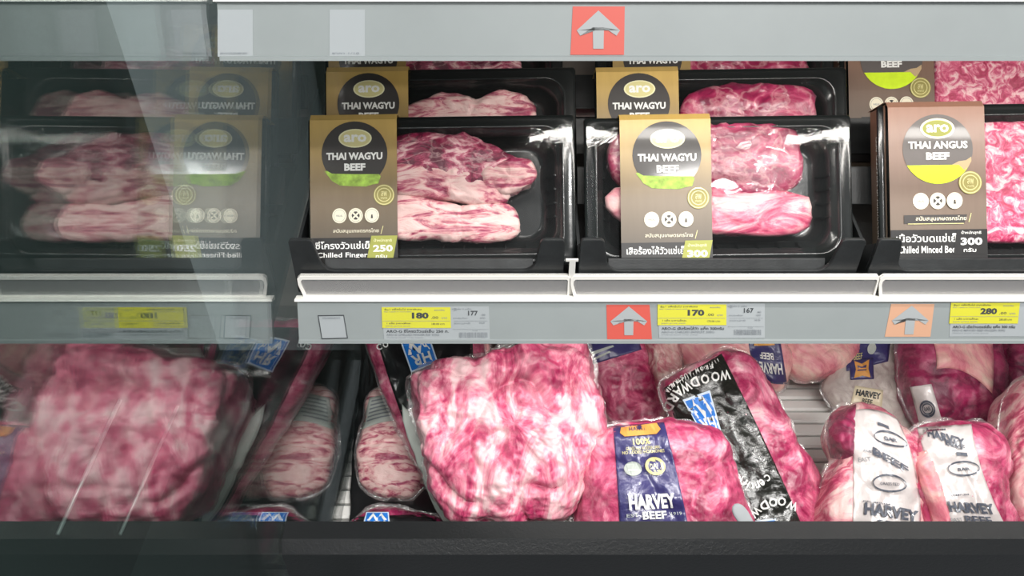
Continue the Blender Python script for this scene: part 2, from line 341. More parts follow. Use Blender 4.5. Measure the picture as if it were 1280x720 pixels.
# cards in the price rail : drawn in photo pixels on the rail's own face
def rail_pt(o0, px, py, off=.0012):
    p = on_plane(px, py, o0+RN*off, RN); return p
def railcard(name, o0, quad, mat, lab, cat, group=None, off=.0012, bend=0):
    """a thin card with rounded thickness lying on the rail face"""
    g = MB(); P = [rail_pt(o0, *q, off) for q in quad]; g.prism(P, -RN*.0005)
    return tag(g.build(name, mat), lab, cat, group)
def railprint(o0, items, parent, off=.0016, name='lettering'):
    mats = []; g = MB()
    for vf, m in items:
        if m not in mats: mats.append(m)
        lay = off+.00012*mats.index(m)
        g.add([rail_pt(o0, x, y, lay) for x, y in vf[0]], vf[1], mats.index(m))
    return g.build(name, mats, parent)
def price_label(x, ytop, price, right, small, lab, lean=0, cutx=None, body='ARO-G'):
    sk = lambda px, py: (px+(py-ytop)*(-lean), py)
    w = 86; xr = cutx or x+134
    q = [sk(x, ytop-1), sk(xr, ytop-1), sk(xr, ytop+42), sk(x+2, ytop+42)]
    t = railcard('price_label', o_lo, q, card, lab, 'price label', 'price labels in the shelf rail')
    it = []
    yq = lambda a, b, c, d: ([sk(*p) for p in ((a, b), (c, b), (c, d), (a, d))], [(0, 1, 2, 3)])
    it.append((yq(x, ytop, x+w, ytop+26), ylw))
    def tx(cx, cy, ww, hh, s, m=ink, o=.01):
        v, f = T(cx, cy, ww, hh, s, o); it.append((([sk(*p) for p in v], f), m))
    tx(x+48, ytop+10.5, 21, 8, price, ink, .05); tx(x+66, ytop+13, 9, 3.2, '.00'); tx(x+78, ytop+13.5, 7, 2, 'บาท', inkg)
    tx(x+6, ytop+3, 5, 2.6, 'ซื้อ', ink); tx(x+30, ytop+2.6, 40, 2.6, '1 แพ็คขึ้นไป ราคาพิเศษ', ink); tx(x+72, ytop+3.6, 13, 2, 'ลดเหลือ', inkg)
    tx(x+20, ytop+5.8, 34, 1.8, 'buy 1 pack or more each', inkg)
    it.append((yq(x+1, ytop+17, x+w-1, ytop+17.4), inkg))
    tx(x+21, ytop+20, 30, 2.6, '1 แพ็ค ราคาแพ็คละ', ink); tx(x+70, ytop+21, 16, 2.4, price+'.00 บาท', ink)
    tx(x+20, ytop+23.6, 30, 1.8, 'pack price each', inkg)
    tx(x+44, ytop+29.8, 78, 4.0, small[0], ink, .015); tx(x+38, ytop+34.4, 66, 2.6, small[1], inkg, .01); tx(x+28, ytop+38, 46, 1.4, small[2], inkg, 0)
    if cutx is None:
        tx(x+114, ytop+7.5, 12, 6, right, ink, .02); tx(x+127, ytop+9.5, 5, 2.4, '.00', inkg); tx(x+100, ytop+2, 24, 2, 'ขายส่ง 3 แพ็ค', inkg)
        tx(x+92, ytop+2.5, 4, 3, '2', inkg); tx(x+98, ytop+13.5, 18, 1.8, 'ราคาส่งแพ็คละ', inkg); tx(x+126, ytop+13.5, 6, 1.8, 'บาท', inkg)
        it.append((yq(x+90, ytop+17, x+132, ytop+17.3), inkg)); tx(x+100, ytop+20, 20, 1.8, 'ราคาปกติ', inkg); tx(x+125, ytop+19.6, 7, 2, '59.00', inkg)
        it.append((yq(x+88, ytop+27.5, x+133, ytop+27.8), inkg)); tx(x+116, ytop+29.3, 6, 1.4, '1/10', inkg)
        rnd = random.Random(int(price)); bx = x+96
        while bx < x+130:
            bw = rnd.choice((.5, .8, 1.3)); it.append((yq(bx, ytop+31.5, bx+bw, ytop+38), inkg)); bx += bw+rnd.choice((.5, .8, 1.1))
    railprint(o_lo, it, t)
price_label(477, 384, '180', '177', ('ARO-G ซี่โครงวัวแช่เย็น 250 ก.', 'ARO-G CHILLED FINGER RIB 250G', 'chilled beef tray pack'), 'yellow and white price label reading 180, left end of the rail', lean=-.03)
price_label(822, 380.5, '170', '167', ('ARO-G เสือร้องไห้วัว แพ็ค 300กรัม', 'ARO-G CHILLED BRISKET 300G', 'chilled beef tray pack'), 'yellow and white price label reading 170, under the brisket box')
price_label(1189, 378.5, '280', '', ('ARO-G เนื้อวัวบดแช่เย็น แพ็ค 300 กรัม', 'ARO-G MINCED BEEF FROZEN 300G', 'chilled beef tray pack'), 'yellow price label reading 280 at the right end of the rail', lean=.10, cutx=1312)
def arrow(cx, cy, w, h, k=0):
    return [(cx+x*w+k*(cy-(cy+y*h))*1, cy+y*h) for x, y in ((0, -.5), (.5, .02), (.42, .16), (.13, -.06), (.12, .5), (-.12, .5), (-.13, -.06), (-.42, .16), (-.5, .02))]
def arrowsign(quad, c, m, lab, o0=o_lo, lean=0, w=46, h=36):
    t = railcard('arrow_sign', o0, quad, m, lab, 'sign', 'arrow signs in the shelf rails')
    p = arrow(c[0], c[1], w, h, lean); n = len(p); railprint(o0, [((p, [(8, 0, 1), (8, 1, 2, 3), (8, 3, 6, 7), (3, 4, 5, 6)]), signw)], t, name='arrow')
arrowsign([(758, 381), (812, 381), (815, 424), (759, 424)], (786, 401), red, 'red card with pale up arrow beside the 170 label')
arrowsign([(1114, 380), (1168, 380), (1163, 421), (1106, 421)], (1138, 400), peach, 'faded peach card with pale up arrow left of the 280 label', lean=.10)
arrowsign([(716, 8), (781, 8), (780, 68.5), (713, 68.5)], (748, 37), red, 'red arrow card in the top rail, only its bottom edge showing', o0=o_up, w=54, h=48)
# small framed tag at the left end (its matrix code is left blank)
t = railcard('shelf_tag', o_lo, [(397, 394), (430, 393.5), (435, 423), (402, 424)], card, 'small white framed tag at the left end of the lower rail', 'tag')
fr = [(397, 394), (430, 393.5), (435, 423), (402, 424)]; ii = [(398.4, 395.2), (429.2, 394.8), (433.6, 422), (402.8, 422.8)]
hd = [(398.4, 395.2), (429.2, 394.8), (430.2, 400), (399.4, 400.5)]
railprint(o_lo, [((fr+ii, [(i, (i+1) % 4, 4+(i+1) % 4, 4+i) for i in range(4)]), ink), (T(414, 397.6, 22, 2.4, 'ตรวจสอบราคา', .01), inkg)], t)
for px, lab, s in ((292, 'white price label in the top rail near the glass', 'ARO-G CHILLED BEEF 250G'), (432, 'white price label in the top rail over the first column', 'ราคา 1/10')):
    t = railcard('price_label', o_up, [(px-20, 12), (px+24, 12), (px+24, 71), (px-20, 71)], card, lab, 'price label', 'price labels in the top rail')
    railprint(o_up, [(T(px, 66.5, 34, 2.6, s, .01), inkg), ], t)

# ---------------------------------------------------------------- black merchandising bins on the shelf
LEAN = math.radians(41)
PY = Vector((0, math.sin(LEAN), math.cos(LEAN))); PN = Vector((0, -math.cos(LEAN), math.sin(LEAN)))
def row_origin(r): return Vector((0, .053+.077*r, .055+.0155*r))
def make_bin(x0, x1, lab, ridges):
    t = thing('display_bin', lab, 'shelf bin', ((x0+x1)/2, .035, .034), group='black bins holding the boxed beef')
    W = x1-x0; yb = .036; z0 = .034
    tp = .0995; lp = .0615
    def arc(cx, cz, r, a0, a1, n=6): return [(cx+r*math.cos(math.radians(a0+(a1-a0)*i/n)), cz+r*math.sin(math.radians(a0+(a1-a0)*i/n))) for i in range(n+1)]
    L_ = [(x0, z0), (x0+.001, tp-.003)]+arc(x0+.004, tp-.003, .003, 180, 90, 3)+arc(x0+.019, tp-.005, .005, 90, 15, 4)+arc(x0+.0415, lp+.014, .014, 195, 270, 7)
    R_ = [(x0+x1-x, z) for x, z in L_][::-1]
    out = L_+R_
    g = MB(); g.prism([(x, yb, z) for x, z in out], (0, .0045, 0)); g.build('front_wall', binblk, t, bevel=.0011)
    g = MB(); g.prism([(x0+.030, yb+.0046, z0), (x0+.030, yb+.0046, lp-.001), (x0+.030, yb+.010, .0690), (x0+.030, yb+.012, .0690), (x0+.030, yb+.012, z0)], (W-.06, 0, 0)); g.build('ramp', binblk, t, bevel=.0005)
    for xx in (x0, x1-.003):
        g = MB(); g.prism([(xx, yb+.0046, z0), (xx, yb+.0046, .092), (xx, .060, .075), (xx, .33, .112), (xx, .33, .068), (xx, .045, z0)], (.003, 0, 0)); g.build('side_wall', binblk, t)
    g = MB(); g.prism([(x0+.003, .049, .034), (x0+.003, .33, .070), (x0+.003, .33, .073), (x0+.003, .049, .037)], (W-.006, 0, 0)); g.build('bin_floor', binblk, t)
    for r in ridges:
        o = row_origin(r)+PN*.012
        g = MB(); a = Vector((x0+.0035, 0, 0))+o+PY*.004
        g.prism([a, a+PY*.040, a+PY*.040-PN*.003, a-PN*.003], (W-.007, 0, 0)); g.build('row_divider', binblk, t, bevel=.0007)
    return t
make_bin(-.2150, .0510, 'black display bin with cut-out front in the leftmost column, next to the glass', (1, 2, 3))
make_bin(.0650, .3395, 'black display bin with cut-out front in the middle column, below the brisket box', (1, 2, 3))
make_bin(.3500, .6230, 'black display bin with cut-out front in the right column, below the minced beef box', (1, 2))
g = MB(); g.box(.0555, .0615, .030, .0325, .034, .078); g.box(.0520, .0640, .030, .0325, .078, .080)
tag(g.build('divider_clip', acryw), 'small clear divider clip standing between the first two bins', 'clip')

# ---------------------------------------------------------------- blobs (meat shapes)
def cr(poly, n):
    """closed Catmull-Rom through poly, n points per span"""
    o = []; m = len(poly)
    for i in range(m):
        p0, p1, p2, p3 = (Vector(poly[(i+k-1) % m]) for k in range(4))
        for j in range(n):
            t = j/n; o.append(.5*((2*p1)+(p2-p0)*t+(2*p0-5*p1+4*p2-p3)*t*t+(3*p1-p0-3*p2+p3)*t**3))
    return o
def blob(outpx, p0, n, up, dn, NA=96, NR=26, sq=.62, amp=.004, freq=28, seed=0, folds=0.0, ffreq=14, thin=1.0):
    """closed lump: outline on the plane (p0,n), bulging `up` towards n and `dn` away. returns verts, faces (world)"""
    n = Vector(n).normalized(); ax = RT-n*RT.dot(n); ax.normalize(); ay = n.cross(ax)
    pts3 = [on_plane(x, y, p0, n) for x, y in outpx]; c3 = sum(pts3, Vector())/len(pts3)
    p2 = cr([((p-c3).dot(ax), (p-c3).dot(ay)) for p in pts3], 8)
    R = []
    for k in range(NA):
        a = 2*math.pi*k/NA; d = Vector((math.cos(a), math.sin(a))); best = 0
        for i in range(len(p2)):
            A, B = p2[i], p2[(i+1) % len(p2)]; e = B-A; den = d.x*e.y-d.y*e.x
            if abs(den) < 1e-12: continue
            t = (A.x*e.y-A.y*e.x)/den; s = (A.x*d.y-A.y*d.x)/den
            if t > 0 and -1e-6 <= s <= 1+1e-6: best = max(best, t)
        R.append(best)
    R = [sum(R[(k+j) % NA] for j in (-1, 0, 1))/3 for k in range(NA)]
    vs = []; rings = []
    so = Vector((seed*7.3, seed*3.1, seed*1.7))
    def put(a, rr, k, h):
        p = c3+ax*(rr*R[k]*math.cos(a))+ay*(rr*R[k]*math.sin(a))+n*h
        q = p+so
        d = amp*noise.fractal(q*freq, .8, 2.1, 6)
        if folds:
            w = q+noise.noise_vector(q*9)*.03
            f = 1-abs(noise.noise(w*ffreq))*2; d -= folds*max(0, f)**4*(1 if h > 0 else 0)
        dirv = ((p-c3)-n*(p-c3).dot(n)); dirv = dirv.normalized() if dirv.length > 1e-6 else n
        nn = (dirv*rr**3*.7+n*(1 if h >= 0 else -1)*(1-rr**4+.25)).normalized()
        return p+nn*d
    NB = max(8, NR//2)
    lat = [math.asin(min(1, (1-(1-i/NR)**1.7)**(1/sq))) for i in range(1, NR+1)]
    top = put(0, 0, 0, up); vs.append(top)
    for t in lat:
        r = math.sin(t)**sq; h = up*max(0, math.cos(t))**sq if t < math.pi/2-1e-6 else 0
        rings.append(len(vs)); vs += [put(2*math.pi*k/NA, r, k, h) for k in range(NA)]
    for i in range(1, NB):
        t = math.pi/2-math.pi/2*i/NB; r = math.sin(t)**sq; h = -dn*math.cos(t)**sq
        rings.append(len(vs)); vs += [put(2*math.pi*k/NA, r, k, h) for k in range(NA)]
    vs.append(put(0, 0, 0, -dn)); last = len(vs)-1
    fs = [(0, rings[0]+k, rings[0]+(k+1) % NA) for k in range(NA)]
    for a, b in zip(rings, rings[1:]): fs += [(a+k, b+k, b+(k+1) % NA, a+(k+1) % NA) for k in range(NA)]
    fs += [(rings[-1]+k, last, rings[-1]+(k+1) % NA) for k in range(NA)]
    return vs, fs, rings[NR-1], NA, c3, n

# ---------------------------------------------------------------- boxed beef on the shelf
SC = .000811
def rrect(x0, x1, y0, y1, r, n=10):
    o = []
    for cx, cy, a in ((x1-r, y1-r, 0), (x0+r, y1-r, 90), (x0+r, y0+r, 180), (x1-r, y0+r, 270)):
        for i in range(n): t = math.radians(a+90*i/(n-1)); o.append((cx+r*math.cos(t), cy+r*math.sin(t)))
    return o
def beef_box(lab, row, xleft, H, sleeve_x, sw, kind, pieces, words, weight, H0=0.0, roll=.9, W=.268):
    o = row_origin(row)+Vector((xleft+W/2, 0, 0))+PY*H0
    t = thing('beef_box', lab, 'meat pack', o, (math.pi/2-LEAN, math.radians(-roll), 0), 'boxed beef in the shelf bins')
    # local frame: x right, y up the face, z out of the face towards the shopper
    M = chain(t)
    x0, x1 = -W/2, W/2
    # tray with flange, stepped wall and ribbed cavity
    loops = [(rrect(x0, x1, 0, H, .004), -.004), (rrect(x0-.0006, x1+.0006, -.0006, H+.0006, .004), -.001), (rrect(x0, x1, 0, H, .004), 0), (rrect(x0+.004, x1-.004, .004, H-.004, .010), .0006),
             (rrect(x0+.010, x1-.010, .009, H-.009, .020), .0004), (rrect(x0+.0115, x1-.0115, .0105, H-.0105, .020), .0022), (rrect(x0+.013, x1-.013, .012, H-.012, .020), .0004),
             (rrect(x0+.0155, x1-.0155, .014, H-.014, .020), -.004), (rrect(x0+.018, x1-.018, .0165, H-.0165, .020), -.0045), (rrect(x0+.021, x1-.021, .019, H-.019, .022), -.016),
             (rrect(x0+.028, x1-.028, .025, H-.025, .020), -.026), (rrect(x0+.034, x1-.034, .031, H-.031, .016), -.028)]
    g = MB(); vs = []; n = 40
    for L_, z in loops: vs += [(x, y, z) for x, y in L_]
    fs = []
    for k in range(len(loops)-1): fs += [(k*n+i, k*n+(i+1) % n, (k+1)*n+(i+1) % n, (k+1)*n+i) for i in range(n)]
    fs.append(tuple((len(loops)-1)*n+i for i in range(n))); g.add(vs, fs); g.add([(p[0], p[1], p[2]-.0012) for p in vs[-n:]], [tuple(range(n))])
    tr = g.build('tray', trayblk, t, world=False, smooth=False); 
    for p in tr.data.polygons: p.use_smooth = len(p.vertices) == 4
    # wall ribs
    g = MB()
    for yy in (.048, .062, .076, .090):
        for s, xx in ((1, x0), (-1, x1)):
            g.prism([(xx+s*.0185, yy, -.006), (xx+s*.0275, yy, -.0245), (xx+s*.0285, yy, -.022), (xx+s*.0205, yy, -.005)], (0, .0015, 0))
    for q in range(9):
        xx = x0+.05+q*.021; g.prism([(xx, .0165, -.006), (xx, .0235, -.0235), (xx, .0245, -.021), (xx, .0185, -.005)], (.0015, 0, 0))
    g.build('rib', trayblk, t, world=False)['kind'] = 'stuff'
    n_ = PN
    for k, (opx, lvl, up, dn, m, kw) in enumerate(pieces):
        v, f, *_ = blob(opx, o+PN*lvl, n_, up, dn, 64, 14, **kw)
        g = MB(); g.add(v, f); g.build('meat', m, t, smooth=True)
    # clear lid
    g = MB(); a = rrect(x0+.002, x1-.002, .002, H-.002, .006); cx, cy = 0, H/2; NL = 6; vs = []; 
    def zl(s, x, y): return .0016+.0016*(1-s**2)+.0004*noise.noise(Vector((x*30, y*30, row+xleft)))
    for q in range(NL+1):
        s = 1-q/NL
        vs += [(cx+(x-cx)*s, cy+(y-cy)*s, zl(s, x*s, y*s)) for x, y in a]
    fs = []
    for q in range(NL): fs += [(q*n+i, q*n+(i+1) % n, (q+1)*n+(i+1) % n, (q+1)*n+i) for i in range(n)]
    g.add(vs, fs); g.build('lid_film', film, t, world=False, smooth=True)
    # printed card sleeve wrapped round the tray
    sx0 = x0+sleeve_x; sx1 = sx0+sw; zt = .0105; g = MB(); NB = 8
    prof = [(-.003, -.032), (-.0035, .004), (.004, zt), (H*.5, zt+.0006), (H-.004, zt), (H+.0022, .006), (H+.003, 0), (H+.002, -.034)]
    vs = []
    for q in range(NB+1):
        x = sx0+(sx1-sx0)*q/NB; vs += [(x, yy, zz) for yy, zz in prof]
    m_ = len(prof); fs = [(q*m_+i, (q+1)*m_+i, (q+1)*m_+i+1, q*m_+i+1) for q in range(NB) for i in range(m_-1)]
    fs += [tuple([q0*m_+0, q0*m_+m_-1]+[]) for q0 in []]
    g.add(vs, fs)
    if kind == 'angus':   # the sleeve is closed on its left side
        g.add([(sx0, 0, -.03), (sx0, 0, .003), (sx0, H, .003), (sx0, H, -.03)], [(0, 1, 2, 3)], 0)
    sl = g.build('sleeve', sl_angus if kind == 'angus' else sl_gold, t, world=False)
    md = sl.modifiers.new('thickness', 'SOLIDIFY'); md.thickness = .0006
    # print, authored in pixels of the first box (sleeve 107 px wide, top at 148)
    k = sw/(107*SC)
    def place(vf, lay):
        out = []
        for x, y in vf[0]:
            lx = sx0+(x-393)*SC*k; ly = H-(y-148)*SC*k
            z = zt+.0006*(1-abs(ly-H*.5)/(H*.5))+.0004+.00010*lay
            out.append((lx, ly, z))
        return out, vf[1]
    def put(name, items, lay0=0):
        mats = []; g = MB()
        for j, (vf, m) in enumerate(items):
            if m not in mats: mats.append(m)
            v, f = place(vf, lay0+j); g.add(v, f, mats.index(m))
        g.build(name, mats, sl, world=False)
    if kind == 'angus':
        cy = 200; R = 39
        it = [(ell(447, cy, R, R, 40), darkB)]
        a0 = math.degrees(math.asin(18/R)); it.append((ell(447, cy, R, R, 24, a0, 180-a0), lime))
        it.append((pol((462, 218), (470, 214), (478, 213), (484, 209), (484, 214), (480, 221), (476, 224), (470, 218)), tan))
        put('roundel', it)
        put('brand_oval', [(ell(447, 177, 19, 11.5), foilL), (ell(447, 177, 16.5, 9.2), olive), (T(447, 177, 25, 9, 'aro', .032), white)], 4)
        put('title', [(T(447, 195.5, 66, 8.6, 'THAI ANGUS', .042), white), (T(446.5, 208, 26, 8.2, 'BEEF', .045), white)], 7)
    else:
        cy = 195; R = 40.5
        it = [(ell(448, cy, R, 40, 40), dark)]
        it.append((pol((411, 216), (414, 215.5), (420, 219), (445, 220), (478, 220.5), (480, 223), (477, 232), (470, 233), (462, 235.5), (447, 235), (430, 234), (420, 228)), green))
        put('roundel', it)
        put('brand_oval', [(ell(449, 176, 20.5, 11.5), foilL), (ell(449, 176, 18.6, 10), foil), (T(449, 176, 28, 9.5, 'aro', .032), white)], 4)
        put('title', [(T(448, 198, 69, 9.2, 'THAI WAGYU', .042), white), (T(448.5, 211.5, 26, 9, 'BEEF', .045), white)], 7)
    bx, by = (484, 246) if kind != 'angus' else (482, 240)
    if kind == 'angus': by = 238
    put('seal', [(ell(bx, by, 13, 13), oliveG if kind != 'pale' else white), (ring(bx, by, 12.2, 12.2, 1.1), foil), (ring(bx, by, 8.6, 8.6, 1.0), foil), (T(bx, by-1.5, 7, 6, 'สพ', .02), foil), (T(bx, by+4, 8, 2.6, 'เกษตร', .01), foil)], 4)
    yb = 271 if kind != 'angus' else 258
    it = []
    for j, bx in enumerate((429, 449, 469) if kind != 'angus' else (427, 445.5, 464)):
        it += [(ell(bx, yb, 8.8, 9.2, 24), gcream), (ring(bx, yb, 7.2, 7.6, .4, 24), inkg)]
        if j == 0: it.append((T(bx, yb, 8, 2.6, 'HALAL', .01), inkg))
        if j == 1: it += [(ell(bx, yb, 5, 5.2, 14), dark), (pol((bx-6, yb-4.5), (bx-4.5, yb-6), (bx+6, yb+4.5), (bx+4.5, yb+6)), gcream), (pol((bx+4.5, yb-6), (bx+6, yb-4.5), (bx-4.5, yb+6), (bx-6, yb+4.5)), gcream)]
        if j == 2: it.append((pol((bx-.8, yb-1), (bx+.8, yb-1), (bx+1.4, yb+3.6), (bx-1.4, yb+3.6)), dark))
    put('badge', it, 2)
    y1 = 290 if kind != 'angus' else 278; y2 = 298 if kind != 'angus' else 290
    it = [(T(449, y1, 56, 6.4, 'สนับสนุนเกษตรกรไทย', .012), gcream), (pol((482, y1-6), (482.8, y1-6), (480, y1+4), (479.2, y1+4)), foil)]
    if kind == 'angus': it = [(pol((408, y1-4.5), (478, y1-4.5), (475, y1+5), (408, y1+5)), dark)]+it+[(pol((412, y1+5), (474, y1+5), (474, y1+5.8), (412, y1+5.8)), foil)]
    put('slogan', it, 2)
    H2 = 148+H/(SC*k)
    it = [(rect(393, y2, 500, H2-1), blackp)]
    it += [(T(436, y2+9, 74, 9.5, words[0], .014), white), (T(434, y2+22, 66, 8, words[1], .012), white)]
    it += [(pol((468, y2-2), (500, y2-2), (494, y2+28), (462, y2+28)) if kind != 'angus' else pol((466, y2), (498, y2), (496, y2+28), (462, y2+28)), olive if kind != 'angus' else blackp), (T(482, y2+4, 22, 4.5, 'น้ำหนักสุทธิ', .008), white if kind == 'angus' else foilL),
           (T(482, y2+13.5, 24, 8.5, weight, .035), white), (T(480, y2+23, 14, 4.5, 'กรัม', .01), white)]
    put('product_panel', it, 2)
    if kind == 'angus':
        g = MB()
        v, f = T(0, 0, .11, .008, 'เนื้อวัวบดแช่เย็น MINCED BEEF', .01)
        g.add([(sx0-.0008, H*.5+x, -.012-y) for x, y in v], f); g.build('side_lettering', white, sl, world=False)
    return t

MK = dict(amp=.0034, freq=55)
P1 = [([(470, 180), (500, 170), (545, 167), (590, 171), (622, 186), (650, 200), (668, 214), (664, 232), (640, 240), (600, 238), (540, 225), (480, 214)], -.006, .012, .016, m_wagyu, dict(MK, seed=1)),
      ([(470, 208), (510, 205), (560, 208), (610, 222), (637, 238), (640, 252), (610, 258), (550, 250), (480, 238)], -.004, .011, .016, m_pale, dict(MK, seed=2)),
      ([(470, 240), (520, 246), (580, 256), (628, 252), (645, 266), (651, 285), (645, 300), (600, 303), (540, 300), (475, 294)], -.008, .012, .014, m_pale, dict(MK, seed=3)),
      ([(600, 215), (640, 198), (665, 206), (671, 222), (655, 238), (625, 245), (605, 235)], -.004, .013, .016, m_pale, dict(MK, seed=4))]
beef_box('boxed wagyu finger rib marked 250, front of the left column', 0, -.2040, .150, .0040, .0868, 'wagyu', P1, ('ซี่โครงวัวแช่เย็น', 'Chilled Fingers'), '250')
P1b = [([(500, 140), (524, 128), (552, 117), (580, 118), (600, 126), (618, 114), (646, 117), (670, 134), (672, 160), (655, 200), (600, 220), (520, 215), (495, 180)], -.006, .014, .016, m_pale, dict(MK, seed=5))]
beef_box('boxed wagyu finger rib second in the left column, behind the front box', 1, -.1990, .150, .0040, .0868, 'wagyu', P1b, ('ซี่โครงวัวแช่เย็น', 'Chilled Fingers'), '250')
P1c = [([(500, 66), (540, 60), (600, 62), (640, 64), (652, 80), (655, 110), (640, 150), (560, 160), (500, 140)], -.006, .013, .016, m_wagyu, dict(MK, seed=6))]
beef_box('boxed wagyu beef third in the left column, mostly under the top rail', 2, -.2100, .150, .0060, .0868, 'wagyu', P1c, ('ซี่โครงวัวแช่เย็น', 'Chilled Fingers'), '250')
P2 = [([(758, 185), (766, 168), (800, 158), (900, 156), (990, 157), (1000, 170), (1003, 205), (995, 238), (940, 246), (860, 244), (800, 240), (765, 225)], -.006, .010, .016, m_brisket, dict(MK, seed=7, sq=.5)),
      ([(750, 243), (765, 232), (800, 232), (880, 236), (950, 242), (1000, 232), (1012, 262), (1018, 286), (1005, 294), (900, 293), (800, 288), (765, 270)], -.005, .010, .016, m_rim, dict(MK, seed=8, sq=.5))]
beef_box('boxed wagyu brisket marked 300, front of the middle column', 0, .0745, .150, .0345, .0905, 'wagyu', P2, ('เสือร้องไห้วัวแช่เย็น', 'Chilled Brisket'), '300')
P2b = [([(845, 150), (860, 120), (880, 111), (920, 107), (990, 109), (1013, 115), (1018, 135), (1012, 180), (960, 210), (880, 210), (850, 190)], -.005, .014, .016, m_brisket, dict(MK, seed=9, sq=.5))]
beef_box('boxed wagyu brisket second in the middle column, behind the front box', 1, .0905, .150, .0005, .0868, 'wagyu', P2b, ('เสือร้องไห้วัวแช่เย็น', 'Chilled Brisket'), '300')
P2c = [([(850, 66), (880, 62), (960, 62), (1003, 66), (1010, 90), (1005, 140), (960, 160), (870, 155), (850, 120)], -.005, .014, .016, m_brisket, dict(MK, seed=10, sq=.5))]
beef_box('boxed wagyu brisket third in the middle column, mostly under the top rail', 2, .0960, .150, .018, .0868, 'wagyu', P2c, ('เสือร้องไห้วัวแช่เย็น', 'Chilled Brisket'), '300')
P3 = [([(1200, 165), (1230, 155), (1300, 153), (1400, 155), (1425, 170), (1425, 285), (1405, 300), (1300, 304), (1220, 302), (1195, 285)], -.004, .012, .018, m_mince, dict(amp=.0016, freq=110, seed=11, sq=.4))]
beef_box('brown boxed minced beef marked 300, front of the right column', 0, .3720, .163, .0050, .0955, 'angus', P3, ('เนื้อวัวบดแช่เย็น', 'Chilled Minced Beef'), '300')
P3b = [([(1165, 75), (1180, 45), (1250, 40), (1340, 42), (1355, 60), (1355, 160), (1330, 175), (1250, 178), (1180, 172), (1165, 140)], -.004, .012, .018, m_mince, dict(amp=.0016, freq=110, seed=12, sq=.4))]
beef_box('brown boxed minced beef behind, higher in the right column', 2, .3735, .163, .0040, .0955, 'angus', P3b, ('เนื้อวัวบดแช่เย็น', 'Chilled Minced Beef'), '300', H0=-.004)

